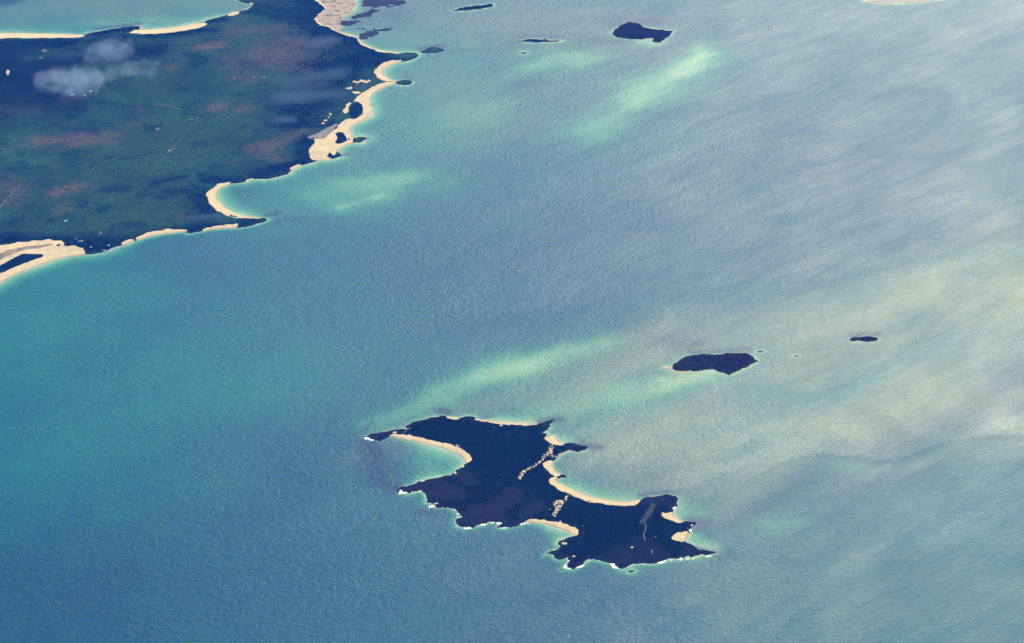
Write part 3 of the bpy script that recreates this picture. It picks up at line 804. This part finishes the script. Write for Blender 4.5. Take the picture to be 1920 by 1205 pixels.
for a_ in [(154, 456, 20, 11, .3, 'white house in the dark scrub nearest the end of the broad beach'), (171, 466, 18, 10, -.4, 'white house close to the shore right of the broad beach'), (204, 462, 22, 11, .2, 'rightmost white house in the dark coastal scrub'),
           (196, 471, 24, 11, 0, 'white house right on the shoreline below the scrub'), (124, 417, 24, 12, .5, 'lone white house out in the green heath'), (318, 285, 20, 10, -.2, 'white house beside the diagonal track'),
           (136, 181, 26, 14, .1, 'leftmost pale building under the smoke'), (160, 182.5, 20, 12, .3, 'middle pale building under the smoke'), (171, 175, 28, 16, -.2, 'pale building at the foot of the smoke plume')]:
    house(*a_)


def lathe(prof, n=20):
    V, F = [], []
    for r, z in prof:
        for k in range(n):
            V.append((r * math.cos(2 * math.pi * k / n), r * math.sin(2 * math.pi * k / n), z))
    for j in range(len(prof) - 1):
        for k in range(n):
            F.append((j * n + k, j * n + (k + 1) % n, (j + 1) * n + (k + 1) % n, (j + 1) * n + k))
    return V, F


p = G(1222, 1036.5)
z0 = float(gi.at(gi.z, p[None])[0])
lh = empty('lighthouse', (p[0], p[1], z0), 'small white tower at the near end of the big island', 'lighthouse')
for nm, prof, mt in [('tower', [(4.6, -2), (4.5, 0), (4.0, 10), (3.3, 21)], M_white), ('gallery', [(3.3, 21), (4.6, 21), (4.6, 21.5), (4.5, 22.4), (4.4, 22.4), (4.4, 21.5), (2.0, 21.5)], M_white), ('lantern_room', [(2.2, 21.5), (2.2, 24.5)], M_glass), ('dome', [(2.6, 24.5), (2.5, 25), (1.8, 26), (.8, 26.6), (.2, 26.8), (.15, 28)], M_white)]:
    V, F = lathe(prof)
    me = bpy.data.meshes.new(nm)
    me.from_pydata([(x + p[0], y + p[1], z + z0) for x, y, z in V], [], F)
    put(nm, me, mt, lh)

# ---- whitecaps on the near, windward water
rs = np.random.RandomState(23)
N = 5500
wp = np.column_stack([rs.uniform(-3600, 4600, N), rs.uniform(7900, 13500, N)])
dens = (.10 + .9 * sm(-1500, 2500, wp[:, 0])) * sm(13500, 9000, wp[:, 1]) * sm(-.3, .6, vnoise(wp, 700, 44, 3))
wp = wp[rs.uniform(0, 1, N) < dens]
wp = wp[sdf(wp, GP(ISLAND)) < -30]
n = len(wp)
ang = R(8) + rs.normal(0, .25, n)
ln, wd = rs.uniform(2, 6.5, n), rs.uniform(1.0, 2.0, n)
base = np.array([(-1, 0), (-.45, -.8), (.5, -1), (1, 0), (.4, .7), (-.5, 1)])
bx = base[None, :, 0] * ln[:, None] * rs.uniform(.7, 1.2, (n, 6))
by = base[None, :, 1] * wd[:, None] * rs.uniform(.6, 1.3, (n, 6))
ca, sa = np.cos(ang)[:, None], np.sin(ang)[:, None]
V = np.stack([wp[:, :1] + bx * ca - by * sa, wp[:, 1:] + bx * sa + by * ca, np.full((n, 6), .25)], -1).reshape(-1, 3)
F = (np.arange(n) * 6)[:, None] + np.arange(6)[None]
put('whitecaps', mesh_np('whitecaps', V, F), M_foam, kind='stuff', label='scattered whitecaps on the open water', cat='whitecaps')


# ---- smoke
def smoke(puffs, dens, wl, label):
    """one plume: soft puffs (survey x, y, height, radii in metres) inside a lumpy hull; the density fades outwards and is torn by noise"""
    C_ = [(*G(x, y, z), z, rx, ry, rz) for x, y, z, rx, ry, rz in puffs]
    t = NT('smoke')
    t.t.nodes.remove(t.b)
    v = t.n('ShaderNodeVolumePrincipled')
    v.inputs['Color'].default_value = (.52, .66, 1.0, 1)
    v.inputs['Anisotropy'].default_value = .25
    g = t.n('ShaderNodeNewGeometry')
    x = t.n('ShaderNodeTexNoise')
    x.inputs['Scale'].default_value = 1 / wl
    x.inputs['Detail'].default_value = 5
    x.inputs['Roughness'].default_value = .62
    x.inputs['Distortion'].default_value = .4
    t.link(g.outputs['Position'], x.inputs['Vector'])
    tot = None
    for cx, cy_, cz, rx, ry, rz in C_:
        d = t.n('ShaderNodeVectorMath', operation='SUBTRACT')
        t.link(g.outputs['Position'], d.inputs[0])
        d.inputs[1].default_value = (cx, cy_, cz)
        m = t.n('ShaderNodeVectorMath', operation='DIVIDE')
        t.link(d.outputs[0], m.inputs[0])
        m.inputs[1].default_value = (rx, ry, rz)
        q = t.n('ShaderNodeVectorMath', operation='DOT_PRODUCT')
        t.link(m.outputs[0], q.inputs[0])
        t.link(m.outputs[0], q.inputs[1])
        e = t.math('EXPONENT', t.math('MULTIPLY', q.outputs['Value'], -1.3))
        tot = e if tot is None else t.math('ADD', tot, e)
    f = t.math('SUBTRACT', t.math('MINIMUM', tot, 1.0), t.rng(x.outputs['Fac'], .3, .7, .02, 1.2))
    t.link(t.math('MULTIPLY', t.math('MAXIMUM', f, 0.0), dens), v.inputs['Density'])
    t.link(v.outputs[0], t.out.inputs['Volume'])
    # hull
    lo = np.array([(c[0] - c[3] * 1.5, c[1] - c[4] * 1.5) for c in C_]).min(0)
    hi = np.array([(c[0] + c[3] * 1.5, c[1] + c[4] * 1.5) for c in C_]).max(0)
    gr = Grid(lo[0], hi[0], lo[1], hi[1], 18.0)
    top, bot, keep = np.full(len(gr.P), -1e9), np.full(len(gr.P), 1e9), np.zeros(len(gr.P), bool)
    for cx, cy_, cz, rx, ry, rz in C_:
        k = 1.45
        w = 1 - ((gr.P[:, 0] - cx) / (rx * k)) ** 2 - ((gr.P[:, 1] - cy_) / (ry * k)) ** 2
        m = w > 0
        h = np.sqrt(np.clip(w, 0, 1)) * rz * k
        keep |= m
        top = np.where(m, np.maximum(top, cz + h), top)
        bot = np.where(m, np.minimum(bot, cz - h), bot)
    mid = np.mean([c[2] for c in C_])
    F = gr.F[keep[gr.F].all(1)]
    ids, inv = np.unique(F, return_inverse=True)
    F = inv.reshape(F.shape)
    n = len(ids)
    c = np.array([np.mean([q[0] for q in C_]), np.mean([q[1] for q in C_]), mid])
    V = np.concatenate([np.column_stack([gr.P[ids], top[ids] + .5]), np.column_stack([gr.P[ids], bot[ids] - .5])]) - c
    E = np.concatenate([F[:, [0, 1]], F[:, [1, 2]], F[:, [2, 3]], F[:, [3, 0]]])
    u, ix, cnt = np.unique(np.sort(E, 1), axis=0, return_index=True, return_counts=True)
    B = E[ix[cnt == 1]]
    Fa = np.concatenate([F, F[:, ::-1] + n, np.column_stack([B[:, 1], B[:, 0], B[:, 0] + n, B[:, 1] + n])])
    o = put('smoke_plume', mesh_np('smoke_plume', V, Fa), t.m, smooth=True, label=label, cat='smoke', group='drifting smoke over the mainland')
    o.location = c


smoke([(168, 171, 70, 70, 90, 70), (160, 160, 130, 130, 200, 120), (178, 148, 150, 130, 220, 110), (152, 150, 150, 170, 260, 120), (126, 156, 150, 170, 260, 110), (100, 152, 150, 170, 260, 100), (78, 147, 150, 120, 220, 90)], .0027, 170, 'thickest bluish white smoke cloud drifting left from the pale buildings')
smoke([(205, 144, 150, 110, 160, 70), (228, 134, 160, 120, 180, 80), (250, 127, 170, 130, 180, 80), (272, 128, 170, 130, 170, 80), (290, 130, 170, 90, 150, 80)], .0022, 160, 'narrow trailing smoke band right of the thick smoke cloud')
smoke([(176, 100, 200, 180, 240, 90), (208, 92, 210, 220, 280, 110), (236, 97, 200, 150, 240, 90)], .0021, 170, 'faint round smoke puff below the far beach')

# ------------------------------------------------------------------ air
HAZE_D, HAZE_C = 1.18e-5, (.03, .20, 1.0)
bx_, by_, zt = 46500, (-21500, 61500), CAM_H + 300
me = bpy.data.meshes.new('haze')
me.from_pydata([(x, y, z) for z in (-14, zt) for x, y in ((-bx_ * 1.3, by_[0] * 1.3), (bx_ * 1.3, by_[0] * 1.3), (bx_ * 1.3, by_[1] * 1.3), (-bx_ * 1.3, by_[1] * 1.3))], [],
               [(0, 3, 2, 1), (4, 5, 6, 7), (0, 1, 5, 4), (1, 2, 6, 5), (2, 3, 7, 6), (3, 0, 4, 7)])
t = NT('air')
t.t.nodes.remove(t.b)
v = t.n('ShaderNodeVolumePrincipled')
v.inputs['Color'].default_value = (*HAZE_C, 1)
v.inputs['Density'].default_value = HAZE_D
v.inputs['Absorption Color'].default_value = (1, 1, 1, 1)
v.inputs['Anisotropy'].default_value = .0
t.link(v.outputs[0], t.out.inputs['Volume'])
put('haze', me, t.m, kind='stuff', label='thin blue haze in the air', cat='haze')
